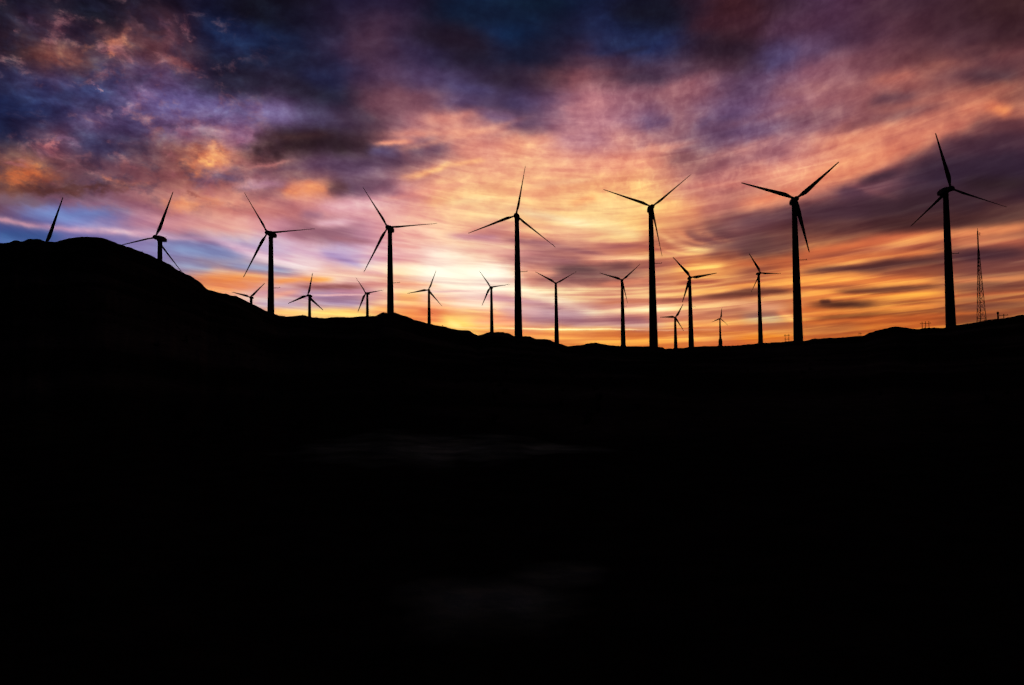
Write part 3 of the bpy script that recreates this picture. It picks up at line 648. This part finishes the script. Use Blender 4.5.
 (820,302.4,830,302.2,1.6,(96,60,48),0.9),(870,304,942,301,1.6,(150,94,56),0.75),(940,306,1036,303,3,(124,80,64),0.75),(812,319.5,897,312.5,1.5,(136,84,50),0.92),(890,314,960,309,1.6,(140,88,54),0.7),(798,330,862,327,3,(168,110,64),0.78),
]
for s in STROKES: SKY = stroke(SKY, *s)

# cloud texture: long fibres low down, tufts higher up
FIB = nz(comb(mth('MULTIPLY', AZ, .13), mth('MULTIPLY', Q, 1.3), 9.0), 1.0, 5, .55, .35)
Q2 = mth('SUBTRACT', EL, mth('MULTIPLY', BOWL, smooth(AZ, -22.0, 6.0, 0.0, .45)))
TUF = nz(comb(mth('MULTIPLY', AZ, .5), mth('MULTIPLY', Q2, .8), 4.0), 1.0, 6, .58, .15)
hi = smooth(EL, 9.0, 17.0)
tex = mth('ADD', mth('MULTIPLY', FIB, mth('SUBTRACT', 1.0, hi)), mth('MULTIPLY', TUF, hi))
left = smooth(AZ, -30.0, -8.0, 1.0, 0.0)
amp = mth('ADD', .85, mth('MULTIPLY', mth('MULTIPLY', hi, left), 1.0))
dv = mth('MULTIPLY', mth('SUBTRACT', tex, .5), amp)
# crisp-edged bars low on the right, weaker across the glow
BARS = smooth(nz(comb(mth('MULTIPLY', AZ, .075), mth('MULTIPLY', Q, 1.65), 21.0), 1.0, 5, .5, .25), .41, .6)
barm = mth('MULTIPLY', smooth(EL, 8.0, 12.0, 1.0, 0.0), smooth(AZ, -4.0, 12.0, .13, .34))
dv = mth('MULTIPLY_ADD', mth('SUBTRACT', BARS, .5), barm, dv)
# rippled mackerel patch high on the right
RIP = smooth(nz(comb(mth('MULTIPLY', AZ, 1.5), mth('MULTIPLY', EL, 1.2), 31.0), 1.0, 3, .5, .8), .38, .64)
ripm = mth('MULTIPLY', smooth(EL, 11.0, 15.0), mth('MULTIPLY', smooth(AZ, 2.0, 10.0), smooth(AZ, 20.0, 30.0, 1.0, .3)))
dv = mth('MULTIPLY_ADD', mth('SUBTRACT', RIP, .5), mth('MULTIPLY', ripm, .085), dv)
# long soft fibres through the middle heights
FBR = smooth(nz(comb(mth('MULTIPLY', AZ, .16), mth('MULTIPLY', mth('SUBTRACT', EL, mth('MULTIPLY', BOWL, .8)), 1.5), 41.0), 1.0, 5, .55, .5), .4, .62)
fbm_ = mth('MULTIPLY', mth('MULTIPLY', smooth(EL, 8.0, 11.0), smooth(EL, 16.0, 22.0, 1.0, .25)), smooth(AZ, -18.0, -8.0))
dv = mth('MULTIPLY_ADD', mth('SUBTRACT', FBR, .5), mth('MULTIPLY', fbm_, .13), dv)
# small broken tufts catching the last light, upper left
TFT = nz(comb(mth('MULTIPLY', AZ, .42), mth('MULTIPLY', EL, .62), 12.0), 1.0, 7, .62, .35)
tfm = mth('MULTIPLY', mth('MULTIPLY', smooth(EL, 11.0, 14.0), smooth(EL, 24.0, 27.0, 1.0, .2)), smooth(AZ, -24.0, -16.0, 1.0, 0.0))
SKY = mix(mth('MULTIPLY', mth('MULTIPLY', smooth(TFT, .52, .72), tfm), .62), SKY, enc((176, 116, 116)))
SKY = mix(mth('MULTIPLY', mth('MULTIPLY', smooth(TFT, .36, .5, 1.0, 0.0), tfm), .28), SKY, enc((52, 50, 84)))
gain = comb(mth('EXPONENT', mth('MULTIPLY', dv, .62)), mth('EXPONENT', mth('MULTIPLY', dv, 1.0)), mth('EXPONENT', mth('MULTIPLY', dv, .65)))
SKY = mix(1.0, SKY, gain, 'MULTIPLY')
# evening light: warm parts lean to orange, a touch more contrast
sc_ = N.new('ShaderNodeSeparateColor'); L.new(SKY, sc_.inputs[0]); cr, cg, cb = sc_.outputs
warm = mth('MAXIMUM', mth('SUBTRACT', cr, cb), 0.0)
SKY = comb(cr, mth('MULTIPLY', cg, mth('SUBTRACT', 1.0, mth('MULTIPLY', warm, .15))), mth('MULTIPLY', cb, .985))
cv = N.new('ShaderNodeRGBCurve'); L.new(SKY, cv.inputs['Color'])
for p in ((.25, .228), (.55, .57), (.8, .86)): cv.mapping.curves[3].points.new(*p)
cv.mapping.update(); SKY = cv.outputs[0]
# dusk closes in overhead and behind
dusk = mth('MAXIMUM', smooth(EL, 27.0, 48.0), smooth(mth('ABSOLUTE', AZ), 40.0, 85.0))
SKY = mix(dusk, SKY, (.07, .075, .11))
hs = N.new('ShaderNodeHueSaturation'); L.new(SKY, hs.inputs['Color']); L.new(smooth(EL, 10.0, 20.0, .95, .84), hs.inputs['Saturation']); SKY = hs.outputs[0]
gm = N.new('ShaderNodeGamma'); L.new(SKY, gm.inputs[0]); gm.inputs[1].default_value = 2.32; SKY = gm.outputs[0]

SUN_AZ, SUN_EL = -3.0, .6
nish = N.new('ShaderNodeTexSky'); nish.sky_type = 'NISHITA'; nish.sun_disc = False
nish.sun_elevation = R(SUN_EL); nish.sun_rotation = R(SUN_AZ); nish.altitude = 400; nish.dust_density = 2.0
ad = N.new('ShaderNodeVectorMath'); ad.operation = 'MULTIPLY_ADD'
L.new(nish.outputs[0], ad.inputs[0]); ad.inputs[1].default_value = (.0015,) * 3; L.new(SKY, ad.inputs[2])
go = N.new('NodeGroupOutput'); L.new(ad.outputs[0], go.inputs[0])
N = world.node_tree.nodes; L = world.node_tree.links
for n in list(N): N.remove(n)
gn = N.new('ShaderNodeGroup'); gn.node_tree = nt
bg = N.new('ShaderNodeBackground'); L.new(gn.outputs[0], bg.inputs['Color']); bg.inputs['Strength'].default_value = 1.0
out = N.new('ShaderNodeOutputWorld'); L.new(bg.outputs[0], out.inputs['Surface'])
world.cycles.sampling_method = 'MANUAL'; world.cycles.sample_map_resolution = 256

# the sun is all but set behind the hills
sd = bpy.data.lights.new('sun', 'SUN'); sd.energy = .05; sd.angle = R(.5); sd.color = (1, .6, .3)
so = bpy.data.objects.new('sun', sd); COL.objects.link(so)
sv = Vector((math.sin(R(SUN_AZ)) * math.cos(R(SUN_EL)), math.cos(R(SUN_AZ)) * math.cos(R(SUN_EL)), math.sin(R(SUN_EL))))
so.rotation_euler = (-sv).to_track_quat('-Z', 'Y').to_euler()
so.location = (0, 0, 100)

SC.cycles.max_bounces = 1; SC.cycles.diffuse_bounces = 1; SC.cycles.glossy_bounces = 1
SC.cycles.adaptive_threshold = .05; SC.cycles.adaptive_min_samples = 8
SC.view_settings.view_transform = 'Standard'; SC.view_settings.look = 'None'
SC.view_settings.exposure = 0; SC.view_settings.gamma = 1
